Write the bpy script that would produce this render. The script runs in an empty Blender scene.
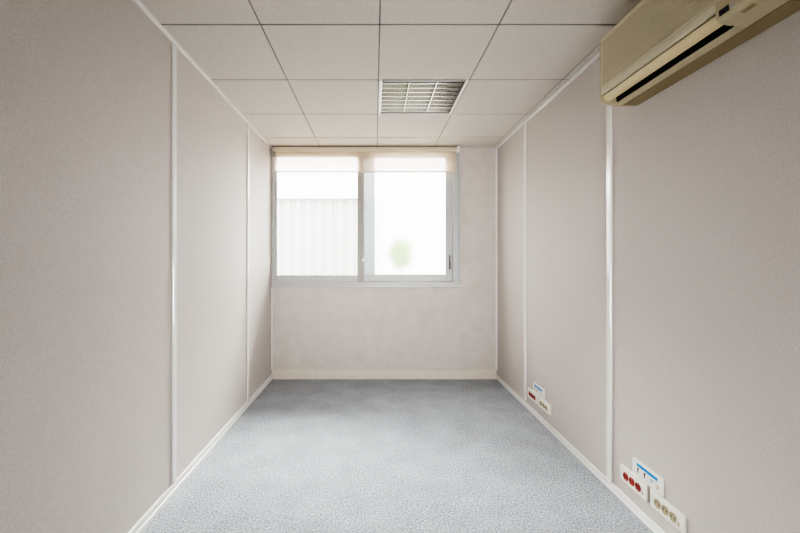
import bpy, bmesh, math, random
from mathutils import Vector, Matrix
random.seed(7)
S = bpy.context.scene
COL = S.collection

# ------------------------------------------------------------------ room numbers (metres)
XL, XR = -1.084, 1.289          # side walls
YB, YF = 4.105, -1.55           # window wall, wall behind the camera
H = 2.437                       # suspended ceiling
EYE = 1.253

# ------------------------------------------------------------------ helpers
def box(bm, x0, x1, y0, y1, z0, z1):
    v = [bm.verts.new(p) for p in ((x0,y0,z0),(x1,y0,z0),(x1,y1,z0),(x0,y1,z0),
                                   (x0,y0,z1),(x1,y0,z1),(x1,y1,z1),(x0,y1,z1))]
    for f in ((0,3,2,1),(4,5,6,7),(0,1,5,4),(1,2,6,5),(2,3,7,6),(3,0,4,7)):
        bm.faces.new([v[i] for i in f])

def prism_y(bm, prof, y0, y1):
    """profile of (x, z) points extruded along y"""
    a = [bm.verts.new((x, y0, z)) for x, z in prof]
    b = [bm.verts.new((x, y1, z)) for x, z in prof]
    n = len(prof)
    bm.faces.new(a); bm.faces.new(b[::-1])
    for i in range(n):
        bm.faces.new((a[i], b[i], b[(i+1) % n], a[(i+1) % n]))

def prism_x(bm, prof, x0, x1):
    """profile of (y, z) points extruded along x"""
    a = [bm.verts.new((x0, y, z)) for y, z in prof]
    b = [bm.verts.new((x1, y, z)) for y, z in prof]
    n = len(prof)
    bm.faces.new(a); bm.faces.new(b[::-1])
    for i in range(n):
        bm.faces.new((a[i], b[i], b[(i+1) % n], a[(i+1) % n]))

def disc(bm, c, axis, r, t, seg=24, r2=None):
    """cylinder / truncated cone centred at c along axis"""
    q = Vector((0,0,1)).rotation_difference(Vector(axis))
    m = Matrix.Translation(c) @ q.to_matrix().to_4x4()
    bmesh.ops.create_cone(bm, cap_ends=True, segments=seg, radius1=r, radius2=r if r2 is None else r2, depth=t, matrix=m)

def tube(bm, pts, r, seg=10):
    pts = [Vector(p) for p in pts]
    rings = []
    for i, p in enumerate(pts):
        d = (pts[min(i+1, len(pts)-1)] - pts[max(i-1, 0)]).normalized()
        u = d.orthogonal().normalized() if abs(d.x) < .9 else d.cross(Vector((0,0,1))).normalized()
        w = d.cross(u)
        rr = r[i] if isinstance(r, (list, tuple)) else r
        rings.append([bm.verts.new(p + rr*(math.cos(2*math.pi*k/seg)*u + math.sin(2*math.pi*k/seg)*w)) for k in range(seg)])
    for a, b in zip(rings, rings[1:]):
        for k in range(seg):
            bm.faces.new((a[k], a[(k+1) % seg], b[(k+1) % seg], b[k]))
    bm.faces.new(rings[0][::-1]); bm.faces.new(rings[-1])

def obj(name, bm, mat, parent=None, bevel=0, smooth=False, seg=2):
    bmesh.ops.recalc_face_normals(bm, faces=bm.faces)
    me = bpy.data.meshes.new(name)
    bm.to_mesh(me); bm.free()
    me.materials.append(mat)
    o = bpy.data.objects.new(name, me)
    COL.objects.link(o)
    if parent: o.parent = parent
    if bevel:
        b = o.modifiers.new('bevel', 'BEVEL'); b.width = bevel; b.segments = seg; b.limit_method = 'ANGLE'
    if smooth:
        for p in me.polygons: p.use_smooth = True
        try: me.set_sharp_from_angle(angle=math.radians(40))
        except Exception: pass
    return o

def boxes(name, mat, lst, parent=None, bevel=0):
    bm = bmesh.new()
    for b in lst: box(bm, *b)
    return obj(name, bm, mat, parent, bevel)

def struct(o):
    o['kind'] = 'structure'; return o

def thing(name, label, cat, loc=(0,0,0), group=None):
    o = bpy.data.objects.new(name, None); COL.objects.link(o)
    o.empty_display_size = .05
    o.location = loc; o['label'] = label; o['category'] = cat
    if group: o['group'] = group
    return o

# ------------------------------------------------------------------ materials
def mat(name, color, rough=.6, metal=0, spec=.5):
    m = bpy.data.materials.new(name); m.use_nodes = True
    b = m.node_tree.nodes['Principled BSDF']
    b.inputs['Base Color'].default_value = (*color, 1)
    b.inputs['Roughness'].default_value = rough
    b.inputs['Metallic'].default_value = metal
    b.inputs['Specular IOR Level'].default_value = spec
    return m

def nodes(m):
    return m.node_tree.nodes, m.node_tree.links, m.node_tree.nodes['Principled BSDF']

def speckle(m, c0, c1, scale, detail=3, lo=.35, hi=.65, bump=0, bdist=.002, rough=.6, stain=None):
    n, l, b = nodes(m)
    tc = n.new('ShaderNodeTexCoord')
    t = n.new('ShaderNodeTexNoise'); t.inputs['Scale'].default_value = scale; t.inputs['Detail'].default_value = detail
    l.new(tc.outputs['Object'], t.inputs['Vector'])
    r = n.new('ShaderNodeValToRGB')
    r.color_ramp.elements[0].position = lo; r.color_ramp.elements[0].color = (*c0, 1)
    r.color_ramp.elements[1].position = hi; r.color_ramp.elements[1].color = (*c1, 1)
    l.new(t.outputs['Fac'], r.inputs['Fac'])
    out = r.outputs['Color']
    if stain:
        sc, col, p0, p1, amt = stain
        t2 = n.new('ShaderNodeTexNoise'); t2.inputs['Scale'].default_value = sc; t2.inputs['Detail'].default_value = 2
        l.new(tc.outputs['Object'], t2.inputs['Vector'])
        mr = n.new('ShaderNodeMapRange'); mr.inputs[1].default_value = p0; mr.inputs[2].default_value = p1
        mr.inputs[3].default_value = 0; mr.inputs[4].default_value = amt
        l.new(t2.outputs['Fac'], mr.inputs[0])
        mx = n.new('ShaderNodeMixRGB'); mx.inputs[2].default_value = (*col, 1)
        l.new(mr.outputs[0], mx.inputs[0]); l.new(out, mx.inputs[1]); out = mx.outputs[0]
    l.new(out, b.inputs['Base Color'])
    b.inputs['Roughness'].default_value = rough
    if bump:
        bp = n.new('ShaderNodeBump'); bp.inputs['Strength'].default_value = bump; bp.inputs['Distance'].default_value = bdist
        l.new(t.outputs['Fac'], bp.inputs['Height']); l.new(bp.outputs['Normal'], b.inputs['Normal'])
    return m

M = {}
M['panel'] = speckle(mat('vinyl_wall_panel', (.6,.56,.53), .62, spec=.3), (.522,.480,.457), (.622,.578,.555), 170, 4, .3, .7, .25, .001, .62,
                     stain=(7, (.42,.36,.31), .74, .84, .15))
M['backwall'] = speckle(mat('painted_plaster', (.6,.56,.53), .75, spec=.25), (.575,.54,.51), (.635,.60,.57), 9, 5, .3, .7, .06, .002, .75,
                        stain=(5.5, (.46,.41,.35), .60, .78, .22))
M['ceiling'] = speckle(mat('mineral_tile', (.7,.66,.62), .9, spec=.1), (.575,.535,.495), (.67,.625,.585), 130, 4, .32, .62, .35, .001, .9)
M['dim'] = speckle(mat('dark_low_bounce_wall', (.2,.19,.18), .7), (.06,.055,.05), (.10,.095,.09), 90, rough=.7)  # wall behind the camera, coloured dark to cut bounce light
M['grid'] = mat('ceiling_grid', (.22,.21,.20), .6, spec=.3)
M['dark'] = mat('dark_void', (.03,.03,.03), .9, spec=.1)
M['trim'] = mat('white_glossy_plastic', (.88,.87,.85), .06, spec=.5)
M['trim'].node_tree.nodes['Principled BSDF'].inputs['IOR'].default_value = 2.2
M['trim_matte'] = mat('white_satin_plastic', (.86,.85,.83), .3, spec=.4)
M['skirting_cream'] = speckle(mat('cream_paint', (.6,.55,.48), .5), (.66,.615,.54), (.70,.655,.58), 12, 3, rough=.5)
M['alu'] = mat('white_coated_aluminium', (.50,.512,.508), .38, spec=.4)
M['alu_backlit'] = mat('backlit_shade_aluminium', (.36,.35,.325), .4, spec=.35)
M['steel'] = mat('brushed_steel', (.45,.44,.42), .35, 1)
M['rail_cream'] = mat('cream_blind_rail', (.58,.49,.40), .45)
M['white'] = mat('socket_white_plastic', (.86,.845,.80), .35)
M['red'] = mat('red_socket_plastic', (.32,.03,.022), .4)
M['tan'] = mat('tan_socket_plastic', (.47,.40,.29), .45)
M['blue'] = mat('blue_label_tape', (.02,.27,.68), .4)
M['slot'] = mat('dark_slot', (.05,.04,.035), .6)
M['brass'] = mat('brass_pin', (.6,.5,.3), .35, 1)
M['ac'] = mat('aged_beige_plastic', (.45,.39,.275), .42)
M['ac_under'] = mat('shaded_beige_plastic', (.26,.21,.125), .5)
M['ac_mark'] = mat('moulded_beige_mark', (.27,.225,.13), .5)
M['ac_backing'] = mat('gap_shade_backing', (.44,.385,.285), .8)
M['ac_front'] = mat('aged_beige_grille', (.58,.515,.395), .5)
M['ac_strip'] = mat('aged_grey_beige_plastic', (.64,.59,.47), .42)
M['ac_flap'] = mat('yellowed_flap_plastic', (.64,.52,.335), .38)
M['black'] = mat('black_gloss', (.012,.012,.012), .25)
M['louvre'] = mat('anodised_louvre', (.38,.365,.35), .2, .85)
M['grey_latch'] = mat('dark_grey_latch', (.16,.16,.15), .5)
M['grey_strip'] = mat('grey_coated_strip', (.33,.325,.31), .4)
M['lamp_tube'] = mat('white_lamp_tube', (.92,.92,.90), .25)
M['enamel'] = mat('white_enamel', (.85,.84,.81), .35)
M['fence'] = mat('white_corrugated_steel', (.48,.48,.475), .6, spec=.2)
M['fence_rail'] = mat('grey_fence_rail', (.40,.40,.39), .6, spec=.2)
M['ground'] = speckle(mat('darkened_asphalt', (.6,.6,.58), .9), (.20,.20,.19), (.28,.28,.27), 6, 4, rough=.9)  # ground coloured dark to hold back bounce onto the fence
M['leaf'] = speckle(mat('bright_leaf', (.2,.4,.04), .5), (.15,.32,.001), (.27,.47,.003), 14, 2, rough=.5)
M['bark'] = speckle(mat('bark', (.2,.14,.09), .9), (.14,.10,.06), (.26,.19,.12), 40, 3, rough=.9)

# carpet: short blue-grey flecked pile
def carpet():
    m = mat('flecked_carpet', (.3,.32,.35), .95, spec=.12); n, l, b = nodes(m)
    tc = n.new('ShaderNodeTexCoord')
    t = n.new('ShaderNodeTexNoise'); t.inputs['Scale'].default_value = 115; t.inputs['Detail'].default_value = 5; t.inputs['Roughness'].default_value = .72
    l.new(tc.outputs['Object'], t.inputs['Vector'])
    r = n.new('ShaderNodeValToRGB'); e = r.color_ramp.elements
    e[0].position = .34; e[0].color = (.07,.088,.112,1)
    e[1].position = .66; e[1].color = (.70,.725,.765,1)
    x = e.new(.46); x.color = (.25,.275,.31,1)
    x = e.new(.55); x.color = (.40,.43,.47,1)
    l.new(t.outputs['Fac'], r.inputs['Fac'])
    t2 = n.new('ShaderNodeTexNoise'); t2.inputs['Scale'].default_value = 5; t2.inputs['Detail'].default_value = 4
    l.new(tc.outputs['Object'], t2.inputs['Vector'])
    mr = n.new('ShaderNodeMapRange'); mr.inputs[1].default_value = .3; mr.inputs[2].default_value = .7
    mr.inputs[3].default_value = .86; mr.inputs[4].default_value = 1.08
    l.new(t2.outputs['Fac'], mr.inputs[0])
    mx = n.new('ShaderNodeMixRGB'); mx.blend_type = 'MULTIPLY'; mx.inputs[0].default_value = 1
    l.new(r.outputs['Color'], mx.inputs[1]); l.new(mr.outputs[0], mx.inputs[2])
    l.new(mx.outputs[0], b.inputs['Base Color'])
    bp = n.new('ShaderNodeBump'); bp.inputs['Strength'].default_value = .5; bp.inputs['Distance'].default_value = .004
    l.new(t.outputs['Fac'], bp.inputs['Height']); l.new(bp.outputs['Normal'], b.inputs['Normal'])
    b.inputs['Sheen Weight'].default_value = .25
    return m
M['carpet'] = carpet()

def glass_clear():
    m = bpy.data.materials.new('clear_glass'); m.use_nodes = True
    n, l = m.node_tree.nodes, m.node_tree.links; n.clear()
    o = n.new('ShaderNodeOutputMaterial'); mx = n.new('ShaderNodeMixShader'); fr = n.new('ShaderNodeFresnel')
    fr.inputs['IOR'].default_value = 1.25
    t = n.new('ShaderNodeBsdfTransparent'); t.inputs['Color'].default_value = (.97,.98,.97,1)
    g = n.new('ShaderNodeBsdfGlossy'); g.inputs['Roughness'].default_value = .02
    l.new(fr.outputs[0], mx.inputs[0]); l.new(t.outputs[0], mx.inputs[1]); l.new(g.outputs[0], mx.inputs[2])
    l.new(mx.outputs[0], o.inputs[0]); return m
M['glass'] = glass_clear()

def glass_frosted():
    m = bpy.data.materials.new('frosted_glass'); m.use_nodes = True
    n, l = m.node_tree.nodes, m.node_tree.links; n.clear()
    o = n.new('ShaderNodeOutputMaterial')
    r = n.new('ShaderNodeBsdfRefraction'); r.inputs['Roughness'].default_value = .38; r.inputs['IOR'].default_value = 1.22
    r.inputs['Color'].default_value = (.97,.98,.97,1)
    t = n.new('ShaderNodeBsdfTranslucent'); t.inputs['Color'].default_value = (.95,.96,.95,1)
    mx = n.new('ShaderNodeMixShader'); mx.inputs[0].default_value = .05
    l.new(r.outputs[0], mx.inputs[1]); l.new(t.outputs[0], mx.inputs[2])
    l.new(mx.outputs[0], o.inputs[0]); return m
M['frost'] = glass_frosted()

def film():
    m = bpy.data.materials.new('pale_translucent_film'); m.use_nodes = True
    n, l = m.node_tree.nodes, m.node_tree.links; n.clear()
    o = n.new('ShaderNodeOutputMaterial'); a = n.new('ShaderNodeMixShader'); a.inputs[0].default_value = .5
    t = n.new('ShaderNodeBsdfTranslucent'); t.inputs['Color'].default_value = (.42,.44,.445,1)
    d = n.new('ShaderNodeBsdfTransparent'); d.inputs['Color'].default_value = (.30,.315,.32,1)
    l.new(t.outputs[0], a.inputs[1]); l.new(d.outputs[0], a.inputs[2]); l.new(a.outputs[0], o.inputs[0]); return m
M['film'] = film()

def blind_fabric():
    m = bpy.data.materials.new('cream_screen_fabric'); m.use_nodes = True
    n, l = m.node_tree.nodes, m.node_tree.links; n.clear()
    o = n.new('ShaderNodeOutputMaterial')
    d = n.new('ShaderNodeBsdfDiffuse'); d.inputs['Color'].default_value = (.68,.54,.45,1)
    t = n.new('ShaderNodeBsdfTranslucent'); t.inputs['Color'].default_value = (.76,.62,.53,1)
    p = n.new('ShaderNodeBsdfTransparent'); p.inputs['Color'].default_value = (.98,.93,.86,1)
    a = n.new('ShaderNodeMixShader'); a.inputs[0].default_value = .5
    b = n.new('ShaderNodeMixShader'); b.inputs[0].default_value = .22
    l.new(d.outputs[0], a.inputs[1]); l.new(t.outputs[0], a.inputs[2])
    l.new(a.outputs[0], b.inputs[1]); l.new(p.outputs[0], b.inputs[2]); l.new(b.outputs[0], o.inputs[0]); return m
M['blind'] = blind_fabric()

# ------------------------------------------------------------------ room shell
T = .12
# floor
struct(boxes('floor', M['carpet'], [(XL-T, XR+T, YF-T, YB+T, -.1, 0)]))
struct(boxes('wall_left', M['panel'], [(XL-T, XL, YF-T, YB+T, 0, 2.75)]))
struct(boxes('wall_right', M['panel'], [(XR, XR+T, YF-T, YB+T, 0, 2.75)]))
struct(boxes('wall_front', M['dim'], [(XL, XR, YF-T, YF, 0, 2.75)]))
# window wall with its opening
WX0, WX1, WZ0, WZ1 = -1.066, .900, .975, 2.425
struct(boxes('wall_back', M['backwall'], [(XL, WX0, YB, YB+T, 0, 2.75), (WX1, XR, YB, YB+T, 0, 2.75),
                                     (WX0, WX1, YB, YB+T, 0, WZ0), (WX0, WX1, YB, YB+T, WZ1, 2.75)]))
# suspended ceiling: tiles with a reveal between them
GX = [XL, -.574, .026, .626, 1.237, XR]
GY = [YB, 3.765, 3.165, 2.565, 1.965, 1.365, .765, .165, -.435, -1.035, YF]
bm = bmesh.new()
for i in range(5):
    for j in range(10):
        if i == 2 and j == 2: continue                      # the luminaire hangs here
        g, gy = .0035, .0075
        x0, x1, y1, y0 = GX[i], GX[i+1], GY[j], GY[j+1]
        box(bm, x0 + (g if i else 0), x1 - (g if i < 4 else 0), y0 + (gy if j < 9 else 0), y1 - (gy if j else 0), H, H+.015)
box(bm, XL, XR, YF, YB, 2.70, 2.75)                          # slab above the void
ceiling = struct(obj('ceiling', bm, M['ceiling'], bevel=.002, seg=1))
bm = bmesh.new()
for x in GX[1:-1]: box(bm, x-.012, x+.012, YF, YB, H+.005, H+.006)
for k, x in enumerate(GX[1:-1]): box(bm, x-.002, x+.002, YF, YB, H+.006, H+.03)
for y in GY[1:-1]: box(bm, XL, XR, y-.012, y+.012, H+.005, H+.006)
# keep the luminaire opening clear (bars run only along its edges)
obj('ceiling_grid', bm, M['grid'], ceiling)

# ------------------------------------------------------------------ trims
tn = [0]
def trim(lst, m='trim', bevel=.002):
    tn[0] += 1
    return struct(boxes('trim_%d' % tn[0], M[m], lst, None, bevel))
P = .012
for y in (2.100, 3.329): trim([(XL, XL+P, y-.016, y+.016, .055, H-.022)])
for y in (2.130, 3.325): trim([(XR-P, XR, y-.018, y+.018, .055, H-.022)])
y = .88; trim([(XL, XL+P, y-.020, y+.020, .055, H-.022)]); y = .905; trim([(XR-P, XR, y-.023, y+.023, .055, H-.022)])
# ceiling cornices
trim([(XL, XL+.012, YF, YB, H-.022, H)], 'trim_matte')
trim([(XR-.012, XR, YF, YB, H-.022, H)], 'trim_matte')
# corner beads of the window wall
trim([(XR-.016, XR, YB-.016, YB, .10, H-.022)], 'trim_matte')
trim([(XL, XL+.010, YB-.012, YB, .10, WZ0-.012)], 'trim_matte')
# baseboards: side ones are low cable-trunking profiles
bm = bmesh.new(); prism_y(bm, [(XL,0),(XL+.011,0),(XL+.011,.020),(XL+.007,.022),(XL+.007,.026),(XL+.009,.028),(XL+.009,.052),(XL+.007,.055),(XL,.055)], YF, YB)
struct(obj('baseboard_left', bm, M['trim_matte'], bevel=.001))
bm = bmesh.new(); prism_y(bm, [(XR,0),(XR-.007,0),(XR-.007,.010),(XR-.005,.012),(XR-.005,.042),(XR-.003,.045),(XR,.045)], YF, YB)
struct(obj('baseboard_right', bm, M['trim_matte'], bevel=.001))
struct(boxes('baseboard_back', M['skirting_cream'], [(XL+.012, XR-.012, YB-.011, YB, 0, .102)], None, .003))

# ------------------------------------------------------------------ window
win = bpy.data.objects.new('window_1', None); COL.objects.link(win); struct(win)
win['label'] = 'white aluminium sliding window with two sashes under a roller blind'
fy0, fy1 = YB-.018, YB+.10
bm = bmesh.new()
FX0, FX1 = WX0-.003, WX1
box(bm, FX0, WX1+.004, fy0, fy1-.02, WZ0-.012, WZ0+.048)          # bottom track
box(bm, FX0, WX1+.004, fy0-.010, fy0, WZ0-.010, WZ0+.020)          # lower lip
box(bm, FX0, FX0+.022, fy0, fy1-.02, WZ0+.048, WZ1-.065)            # left jamb
box(bm, WX1-.072, WX1+.004, fy0+.010, fy1-.02, WZ0+.048, WZ1-.065)  # right jamb
box(bm, WX1-.020, WX1+.006, fy0-.008, fy0+.010, WZ0+.048, WZ1-.065) # right architrave
box(bm, FX0, WX1+.004, fy0, fy1-.02, WZ1-.065, WZ1)                 # head
obj('window_frame', bm, M['alu'], win, .002)
# left sash (inner track)
def sash(name_label, x0, x1, z0, z1, ya, yb, lw, rw, bw, tw, m, gm, glabel):
    bm = bmesh.new()
    box(bm, x0, x0+lw, ya, yb, z0, z1); box(bm, x1-rw, x1, ya, yb, z0, z1)
    box(bm, x0+lw, x1-rw, ya, yb, z0, z0+bw); box(bm, x0+lw, x1-rw, ya, yb, z1-tw, z1)
    s = obj('sash', bm, m, win, .002); s['label'] = name_label
    ym = (ya+yb)/2
    g = boxes('pane', gm, [(x0+lw, x1-rw, ym-.003, ym+.003, z0+bw, z1-tw)], s); g['label'] = glabel
    return s
SZ0, SZ1 = WZ0+.048, WZ1-.065
s1 = sash('left sash with clear glass', FX0+.022, -.110, SZ0, SZ1, YB+.002, YB+.028, .020, .070, .072, .02, M['alu'], M['glass'], 'clear glass pane')
s2 = sash('right sash with frosted glass', -.150, WX1-.072, SZ0, SZ1, YB+.040, YB+.066, 0.040, .072, .078, .02, M['alu'], M['frost'], 'frosted glass pane')
# pale translucent strip where the sashes meet
obj_b = bmesh.new(); box(obj_b, -.109, .004, YB+.044, YB+.046, SZ0+.078, SZ1-.02)
st = obj('frosted_strip', obj_b, M['film'], s2); st['label'] = 'pale grey translucent strip beside the mullion'
bm = bmesh.new(); box(bm, -.180, -.110, YB-.001, YB+.004, SZ0, SZ1)  # facing laid over the stile, its backlit shade painted as darker grey
st = obj('meeting_stile', bm, M['alu_backlit'], s1, .001); st['label'] = 'meeting stile with its backlit shade painted grey'
# round pull on left sash
bm = bmesh.new()
disc(bm, (-.106, YB-.003, EYE+.0), (0,1,0), .026, .010, 24)
disc(bm, (-.106, YB-.010, EYE+.0), (0,1,0), .018, .008, 24, .024)
k = obj('pull_knob', bm, M['enamel'], s1, .002, True)
# latch on right sash
bm = bmesh.new()
xx = WX1-.072-.030
box(bm, xx-.008, xx+.008, YB+.028, YB+.040, EYE-.10, EYE+.05)
box(bm, xx-.006, xx+.010, YB+.012, YB+.028, EYE-.055, EYE-.020)
box(bm, xx-.004, xx+.018, YB+.018, YB+.028, EYE-.085, EYE-.070)
obj('latch', bm, M['grey_latch'], s2, .002)

# ------------------------------------------------------------------ roller blind
rb = thing('roller_blind', 'cream roller blind with its fabric drawn a little way down over the window', 'blind', (-.094, YB-.045, 2.18))
def rel(parent):
    """local coordinates of a thing: subtract its origin"""
    return parent.location
def tobj(name, bm, m, root, **kw):
    """build in world coordinates, store relative to the thing"""
    off = root.location.copy()
    if root.parent: off += root.parent.location
    bmesh.ops.translate(bm, verts=bm.verts, vec=-off)
    return obj(name, bm, m, root, **kw)
by = YB-.045
bm = bmesh.new(); prism_x(bm, [(by-.022, 2.378), (by+.022, 2.378), (by+.022, 2.426), (by-.022, 2.426), (by-.028, 2.40)], -1.045, .855)
tobj('head_rail', bm, M['rail_cream'], rb, bevel=.003)
bm = bmesh.new()
z0, z1 = 2.176, 2.38
for (a, b) in ((z0, z1),):
    N = 24
    rows = []
    for i in range(N+1):
        x = -1.037 + (0.846+1.037)*i/N
        d = .0012*math.sin(i*1.7)
        rows.append((bm.verts.new((x, by+d, a)), bm.verts.new((x, by, b))))
    for p, q in zip(rows, rows[1:]): bm.faces.new((p[0], q[0], q[1], p[1]))
tobj('blind_fabric', bm, M['blind'], rb, smooth=True)
bm = bmesh.new(); box(bm, -1.037, .846, by-.006, by+.006, 2.163, 2.177)
tobj('bottom_bar', bm, M['rail_cream'], rb, bevel=.003)
bm = bmesh.new(); box(bm, .855, .882, by-.028, by+.044, 2.372, 2.434)
e = tobj('end_bracket', bm, M['enamel'], rb, bevel=.004)
bm = bmesh.new(); box(bm, -1.060, -1.046, by-.020, by+.044, 2.360, 2.434); box(bm, -1.060, -1.034, by-.016, by+.006, 2.330, 2.366)
disc(bm, (-1.045, by-.017, 2.348), (0,1,0), .008, .006, 12)
e = tobj('end_bracket', bm, M['steel'], rb, bevel=.002); e['label'] = 'dark metal end bracket'

# ------------------------------------------------------------------ air conditioner (split unit on right wall)
AY0, AY1 = 1.10, 1.924
ac = thing('air_conditioner', 'aged beige wall-mounted air conditioner high on the right wall', 'air conditioner', (XR, (AY0+AY1)/2, 2.011))
FY0 = 1.272                                     # flap ends here, control end begins
XFr = 1.109
# body shell with end cheeks
bm = bmesh.new()
shell = [(XR,2.013),(1.214,2.013),(1.190,2.025),(1.190,2.075),(1.128,2.085),(XFr+.012,2.085),(XFr+.012,2.330),(XR,2.330)]
prism_y(bm, shell, AY0+.01, AY1-.012)
obj_body = tobj('casing', bm, M['ac'], ac, bevel=.003)
cheek = [(XR,2.011),(1.214,2.011),(1.150,2.016),(1.125,2.021),(1.112,2.034),(XFr,2.056),(XFr,2.326),(XFr+.006,2.332),(XR,2.332)]
bm = bmesh.new(); prism_y(bm, cheek, AY1-.014, AY1)
tobj('end_cap', bm, M['ac'], ac, bevel=.003)
bm = bmesh.new(); prism_y(bm, [(1.172,2.012),(1.214,2.0105),(1.150,2.0155),(1.125,2.021),(1.112,2.034),(XFr,2.056),(XFr,2.088),(1.172,2.09)][1:], AY0, FY0)
cp = tobj('control_panel', bm, M['ac'], ac, bevel=.004)
bm = bmesh.new(); prism_y(bm, cheek, AY0-.004, AY0+.010)
tobj('end_cap', bm, M['ac'], ac, bevel=.003)
# dark outlet void
bm = bmesh.new(); box(bm, 1.120, 1.168, FY0, AY1-.014, 2.026, 2.08)
bm.free()
bm = bmesh.new(); prism_y(bm, [(1.191,2.0255),(1.191,2.076),(1.128,2.0855),(1.128,2.083),(1.180,2.06),(1.187,2.0260)], FY0, AY1-.014)
tobj('air_outlet', bm, M['black'], ac)
# underside sheet against the wall, its shade painted as darker beige
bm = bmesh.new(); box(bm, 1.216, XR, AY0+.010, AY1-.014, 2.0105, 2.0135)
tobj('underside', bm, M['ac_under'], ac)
# flap
bm = bmesh.new(); prism_y(bm, [(1.1165,2.053),(1.121,2.040),(1.133,2.029),(1.148,2.0255),(1.149,2.029),(1.136,2.034),(1.126,2.044),(1.122,2.056)], FY0+.003, AY1-.017)
tobj('flap', bm, M['ac_flap'], ac, bevel=.0008, smooth=True)
# lower front strip
bm = bmesh.new(); prism_y(bm, [(XFr,2.060),(XFr+.014,2.060),(XFr+.014,2.090),(XFr+.002,2.090)], AY0+.01, AY1-.014)
tobj('front_strip', bm, M['ac_strip'], ac, bevel=.0015)
# grille of fine horizontal louvres in a frame
bm = bmesh.new()
n = 21
for i in range(n):
    z = 2.100 + (2.314-2.100)*i/(n-1)
    box(bm, XFr+.001, XFr+.008, AY0+.02, AY1-.026, z-.0034, z+.0034)
for k in range(90):
    yy = AY0+.03 + (AY1-AY0-.062)*k/89
    box(bm, XFr+.003, XFr+.008, yy-.0018, yy+.0018, 2.098, 2.316)
tobj('intake_grille', bm, M['ac_front'], ac)
bm = bmesh.new(); box(bm, XFr+.0085, XFr+.0125, AY0+.02, AY1-.026, 2.098, 2.316)  # backing added to darken the gaps between the louvres
tobj('grille_backing', bm, M['ac_backing'], ac)
bm = bmesh.new()
box(bm, XFr-.001, XFr+.016, AY0+.008, AY1-.012, 2.314, 2.331); box(bm, XFr-.001, XFr+.016, AY0+.008, AY1-.012, 2.089, 2.099)
box(bm, XFr-.001, XFr+.016, AY1-.027, AY1-.012, 2.099, 2.314); box(bm, XFr-.001, XFr+.016, AY0+.008, AY0+.022, 2.099, 2.314)
tobj('grille_frame', bm, M['ac_front'], ac, bevel=.002)
# display window and small controls on control panel
def on_panel(bm, y0, y1, t0, t1, lift):
    """thin plate on the slanted face between (1.112,2.034) and (XFr,2.056)... to the underside (1.150,2.0155)"""
    path = [(XFr, 2.056), (1.112, 2.034), (1.125, 2.021), (1.150, 2.0155), (1.214, 2.0105)]
    L = [0]
    for a, b in zip(path, path[1:]): L.append(L[-1] + math.hypot(b[0]-a[0], b[1]-a[1]))
    def at(s):
        for k in range(len(path)-1):
            if s <= L[k+1]:
                f = (s-L[k])/(L[k+1]-L[k]); a, b = path[k], path[k+1]
                nx, nz = -(a[1]-b[1]), -(b[0]-a[0]); q = math.hypot(nx, nz)
                return (a[0]+(b[0]-a[0])*f, a[1]+(b[1]-a[1])*f, nx/q, nz/q)
    pa, pb = at(t0), at(t1)
    prof = [(pa[0]+pa[2]*lift, pa[1]+pa[3]*lift), (pb[0]+pb[2]*lift, pb[1]+pb[3]*lift), (pb[0]-pb[2]*.002, pb[1]-pb[3]*.002), (pa[0]-pa[2]*.002, pa[1]-pa[3]*.002)]
    prism_y(bm, prof, y0, y1)
bm = bmesh.new(); on_panel(bm, 1.222, 1.256, .002, .020, .0012); tobj('display', bm, M['black'], cp)
bm = bmesh.new(); on_panel(bm, 1.205, 1.218, .003, .019, .0012); tobj('sensor_window', bm, M['steel'], cp)
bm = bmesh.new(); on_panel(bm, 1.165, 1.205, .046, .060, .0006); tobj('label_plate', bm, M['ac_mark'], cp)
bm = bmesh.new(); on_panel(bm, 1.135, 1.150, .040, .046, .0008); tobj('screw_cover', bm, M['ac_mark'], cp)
# pale pipe cover at the near end by the wall
bm = bmesh.new(); box(bm, XR-.022, XR, 1.10, 1.148, 1.990, 2.012)
tobj('pipe_cover', bm, M['enamel'], ac, bevel=.004)

# ------------------------------------------------------------------ recessed ceiling luminaire
LX0, LX1, LY0, LY1 = .026, .626, 2.565, 3.165
lt = thing('ceiling_light', 'square recessed louvre light set into the tiled ceiling, switched off', 'ceiling light', ((LX0+LX1)/2, (LY0+LY1)/2, H))
g = .004; fw = .018
for xa, xb in ((LX0+g, LX0+g+fw), (LX1-g-fw, LX1-g)):
    bm = bmesh.new(); box(bm, xa, xb, LY0+g, LY1-g, H-.004, H+.012)
    tobj('frame_strip', bm, M['enamel'], lt, bevel=.002)
for ya, yb in ((LY0+g, LY0+g+.016), (LY1-g-.020, LY1-g)):
    bm = bmesh.new(); box(bm, LX0+g+fw, LX1-g-fw, ya, yb, H-.003, H+.012)
    e = tobj('end_strip', bm, M['grey_strip'], lt, bevel=.0015); e['label'] = 'grey end strip'
bm = bmesh.new()   # housing tray
a0, a1, b0, b1 = LX0+g+.004, LX1-g-.004, LY0+g+.004, LY1-g-.004
box(bm, a0, a1, b0, b1, H+.098, H+.102); box(bm, a0, a0+.004, b0, b1, H+.012, H+.098); box(bm, a1-.004, a1, b0, b1, H+.012, H+.098)
box(bm, a0, a1, b0, b0+.004, H+.012, H+.098); box(bm, a0, a1, b1-.004, b1, H+.012, H+.098)
tobj('housing', bm, M['enamel'], lt)
ix0, ix1, iy0, iy1 = LX0+g+fw, LX1-g-fw, LY0+g+.016, LY1-g-.020
cw = (ix1-ix0)/3
for k in (1, 2):
    x = ix0 + cw*k
    bm = bmesh.new(); prism_y(bm, [(x-.0025, H), (x+.0025, H), (x+.006, H+.020), (x+.016, H+.045), (x-.016, H+.045), (x-.006, H+.020)], iy0, iy1)
    tobj('reflector', bm, M['louvre'], lt, smooth=True)
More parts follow.
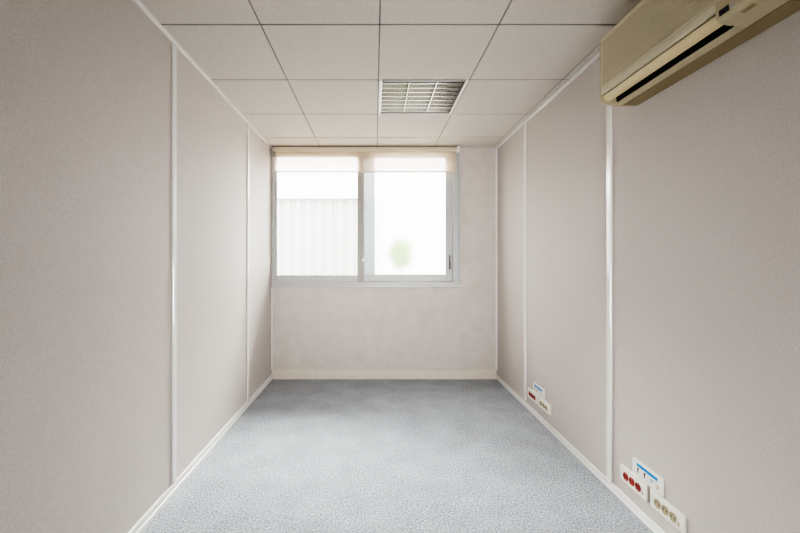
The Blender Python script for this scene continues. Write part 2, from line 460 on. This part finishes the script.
for x, s in ((ix0, 1), (ix1, -1)):
    bm = bmesh.new(); prism_y(bm, [(x, H), (x+s*.004, H), (x+s*.008, H+.020), (x+s*.018, H+.045), (x, H+.045)], iy0, iy1)
    tobj('reflector', bm, M['louvre'], lt, smooth=True)
nb = 8
for k in range(nb):
    y = iy0 + (iy1-iy0)*(k+.5)/nb
    bm = bmesh.new()
    prism_x(bm, [(y-.003, H+.001), (y+.003, H+.001), (y+.003, H+.013), (y+.006, H+.025), (y+.014, H+.038), (y-.014, H+.038), (y-.006, H+.025), (y-.003, H+.013)], ix0+.003, ix1-.003)
    tobj('louvre_blade', bm, M['louvre'], lt)
for k in range(3):
    x = ix0 + cw*(k+.5)
    bm = bmesh.new(); tube(bm, [(x, iy0+.004, H+.072), (x, iy1-.004, H+.072)], .013, 14)
    tobj('lamp_tube', bm, M['lamp_tube'], lt, smooth=True)

# ------------------------------------------------------------------ sockets on the right wall
ZS = .155
def plate(root, y, z, w=.200, h=.078):
    bm = bmesh.new(); x = XR
    box(bm, x-.011, x, y-w/2, y+w/2, z-h/2, z+h/2)
    p = tobj('faceplate', bm, M['white'], root, bevel=.003)
    bm = bmesh.new(); box(bm, x-.0135, x-.010, y-.070, y+.070, z-.023, z+.023)
    tobj('module_frame', bm, M['white'], root, bevel=.001)
    bm = bmesh.new(); box(bm, x-.0142, x-.010, y-.0755, y-.0730, z-.020, z-.004)
    tobj('release_notch', bm, M['tan'], root)
    return p
def socket_face(root, y, z, m):
    x = XR-.0135
    bm = bmesh.new()
    # dished round well: outer ring then recessed bowl
    seg = 28; rings = []
    for r, dx in ((.0195, -.0004), (.0195, -.003), (.0172, -.003), (.0160, .0), (.0, .0006)):
        if r: rings.append([bm.verts.new((x+dx, y+r*math.cos(2*math.pi*k/seg), z+r*math.sin(2*math.pi*k/seg))) for k in range(seg)])
    c = bm.verts.new((x-.0006, y, z))
    for a, b in zip(rings, rings[1:]):
        for k in range(seg): bm.faces.new((a[k], a[(k+1)%seg], b[(k+1)%seg], b[k]))
    for k in range(seg): bm.faces.new((rings[-1][k], rings[-1][(k+1)%seg], c))
    s = tobj('socket', bm, m, root, smooth=True)
    for d in (-.0095, .0095):
        bm = bmesh.new(); disc(bm, (x-.0012, y+d, z), (1,0,0), .0030, .0014, 12)
        tobj('pin_hole', bm, M['slot'], s)
    for d in (-.0145, .0145):
        bm = bmesh.new(); box(bm, x-.0030, x-.0004, y-.0022, y+.0022, z+d-.0014, z+d+.0014)
        tobj('earth_clip', bm, M['brass'], s)
    return s
def make_power(name, label, y, m, group):
    r = thing(name, label, 'power socket', (XR, y, ZS), group)
    plate(r, y, ZS)
    for k in (-1, 0, 1): socket_face(r, y + k*.046, ZS, m)
    return r
def make_data(name, label, y, z, group):
    r = thing(name, label, 'data socket', (XR, y, z), group)
    plate(r, y, z)
    x = XR-.0135
    bm = bmesh.new(); box(bm, x-.0012, x+.001, y-.074, y+.062, z+.0155, z+.0300)
    t = tobj('label_strip', bm, M['blue'], r, bevel=.0004); t['label'] = 'bright blue label strip'
    for k in (1, 0):
        yy = y + .000 + k*.046
        bm = bmesh.new(); box(bm, x-.0012, x+.001, yy-.016, yy+.016, z-.020, z+.0145)
        j = tobj('jack', bm, M['white'], r, bevel=.0006)
        bm = bmesh.new(); box(bm, x-.0018, x-.0005, yy+.004, yy+.011, z-.014, z+.010); box(bm, x-.0018, x-.0005, yy-.004, yy+.004, z+.005, z+.010)
        tobj('slot', bm, M['slot'], j)
    yy = y - .046
    bm = bmesh.new(); box(bm, x-.0012, x+.001, yy-.018, yy+.018, z-.020, z+.0145)
    b = tobj('blank_cover', bm, M['white'], r, bevel=.0006)
    bm = bmesh.new(); box(bm, x-.0018, x-.0006, yy-.012, yy+.016, z+.002, z+.006); box(bm, x-.0018, x-.0006, yy-.002, yy+.014, z-.006, z-.002)
    b2 = tobj('printed_mark', bm, mat('faded_blue_print', (.20,.33,.62), .5), b)
    return r
def copy_thing(root, loc, label):
    c = root.copy(); COL.objects.link(c); c.location = loc; c['label'] = label
    for ch in root.children:
        d = ch.copy(); COL.objects.link(d); d.parent = c
        for gch in ch.children:
            e = gch.copy(); COL.objects.link(e); e.parent = d
    return c
G = 'socket plates along the right wall'
red = make_power('power_socket', 'white wall plate with three red sockets, nearest the camera, large in view', 1.932, M['red'], G)
tan = make_power('power_socket', 'white wall plate with three tan sockets, nearest the camera at the bottom right', 1.711, M['tan'], G)
dat = make_data('data_socket', 'white data plate with blue strip above the nearer red and tan sockets', 1.834, .238, G)
copy_thing(red, (XR, 3.155, ZS), 'small far white plate with three red sockets, by the window end')
copy_thing(tan, (XR, 2.940, ZS), 'small far white plate with three tan sockets, beside the farther red ones')
copy_thing(dat, (XR, 3.047, .233), 'small far white data plate with blue strip, by the window end')

# ------------------------------------------------------------------ outside
struct(boxes('ground', M['ground'], [(-9, 9, YB+T, 14, -.12, -.02)]))
FYY = 6.6
fx0, fx1, fz0, fz1 = -4.0, .05, 0.0, 2.275
fence = thing('corrugated_fence', 'white corrugated metal fence standing outside the left window pane', 'fence', (0, FYY, 0))
bm = bmesh.new()
p = .178
prof = []
x = fx0
while x < fx1:
    prof += [(x, .0), (x+.075, .0), (x+.095, .040), (x+.150, .040)]
    x += p
lo = [bm.verts.new((x, FYY+d, fz0-.02)) for x, d in prof]; hi = [bm.verts.new((x, FYY+d, fz1)) for x, d in prof]
for i in range(len(prof)-1): bm.faces.new((lo[i], lo[i+1], hi[i+1], hi[i]))
sh = tobj('sheet', bm, M['fence'], fence)
bm = bmesh.new(); box(bm, fx0, fx1, FYY-.10, FYY+.085, fz1-.004, fz1+.014)
tobj('top_rail', bm, M['fence_rail'], fence)
for xx in (-3.2, -1.6, -.03):
    bm = bmesh.new(); box(bm, xx-.03, xx+.03, FYY+.05, FYY+.11, -.02, 2.24)
    tobj('post', bm, M['fence_rail'], fence)

shrub = thing('shrub', 'bright green shrub growing outside the right frosted window pane', 'shrub', (.335, 5.05, -.02))
bm = bmesh.new()
tube(bm, [(.335,5.05,-.02), (.345,5.06,.5), (.325,5.045,1.0), (.335,5.05,1.30)], [.022,.018,.014,.008], 8)
for k in range(9):
    a = k*2.4; z = .85+.05*k
    tube(bm, [(.33,5.05,z), (.33+.08*math.cos(a),5.05+.08*math.sin(a),z+.10), (.33+.12*math.cos(a),5.05+.12*math.sin(a),z+.2)], [.006,.005,.003], 6)
tobj('stem', bm, M['bark'], shrub, smooth=True)
bm = bmesh.new()
for k in range(1100):
    while True:
        q = Vector((random.uniform(-1,1), random.uniform(-1,1), random.uniform(-1,1)))
        if q.length < 1: break
    c = Vector((.335+q.x*.17, 5.05+q.y*.17, 1.34+q.z*.21))
    u = Vector((random.gauss(0,1), random.gauss(0,1), random.gauss(0,.6))).normalized()
    w = u.orthogonal().normalized(); nrm = u.cross(w)
    L, W = random.uniform(.04,.065), random.uniform(.014,.022)
    pts = [c, c+u*L*.45+w*W, c+u*L+nrm*.008, c+u*L*.45-w*W]
    bm.faces.new([bm.verts.new(v) for v in pts])
tobj('foliage', bm, M['leaf'], shrub)

# ------------------------------------------------------------------ light
w = bpy.data.worlds.new('sky'); S.world = w; w.use_nodes = True
bg = w.node_tree.nodes['Background']
bg.inputs['Color'].default_value = (1.0, .985, .975, 1); bg.inputs['Strength'].default_value = 12.0
# sky portal in the window opening (tells the renderer where daylight enters)
pl = bpy.data.lights.new('window_portal', 'AREA'); pl.shape = 'RECTANGLE'; pl.size = 1.95; pl.size_y = 1.42
pl.cycles.is_portal = True
po = bpy.data.objects.new('window_portal', pl); COL.objects.link(po)
po.location = (-.08, YB+.115, 1.70); po.rotation_euler = (math.radians(-90), 0, 0)
# broad hazy sun over the fence
su = bpy.data.lights.new('hazy_sun', 'SUN'); su.energy = 65.0; su.angle = math.radians(60); su.color = (1,.97,.93)
so = bpy.data.objects.new('hazy_sun', su); COL.objects.link(so)
d = Vector((.22, -1, -1.0)); so.rotation_euler = d.to_track_quat('-Z', 'Y').to_euler(); so.location = (0, 8, 6)

# added fill lamp behind the camera, aimed to lift the far walls
fl = bpy.data.lights.new('fill_lamp', 'AREA'); fl.shape = 'RECTANGLE'; fl.size = 1.2; fl.size_y = .8; fl.energy = 28; fl.spread = math.radians(62); fl.color = (1,.975,.95)
fo = bpy.data.objects.new('fill_lamp', fl); COL.objects.link(fo)
fo.location = (.62, -1.45, .75); fo.rotation_euler = (math.radians(95), 0, math.radians(6))

# ------------------------------------------------------------------ camera
cam = bpy.data.cameras.new('camera'); co = bpy.data.objects.new('camera', cam); COL.objects.link(co)
cam.sensor_width = 36; cam.lens = 390/800*36; cam.clip_start = .02
co.location = (0, 0, EYE); co.rotation_euler = (math.radians(90), 0, 0)
cam.shift_x = 25.5/800; cam.shift_y = -6.5/800
S.camera = co

S.view_settings.view_transform = 'Filmic'
try: S.view_settings.look = 'Very High Contrast'
except Exception: pass
S.view_settings.exposure = -0.46
S.view_settings.gamma = 0.85
S.cycles.use_denoising = True
S.cycles.max_bounces = 14; S.cycles.diffuse_bounces = 8; S.cycles.transparent_max_bounces = 16; S.cycles.transmission_bounces = 8
S.cycles.sample_clamp_indirect = 12
S.cycles.use_adaptive_sampling = False
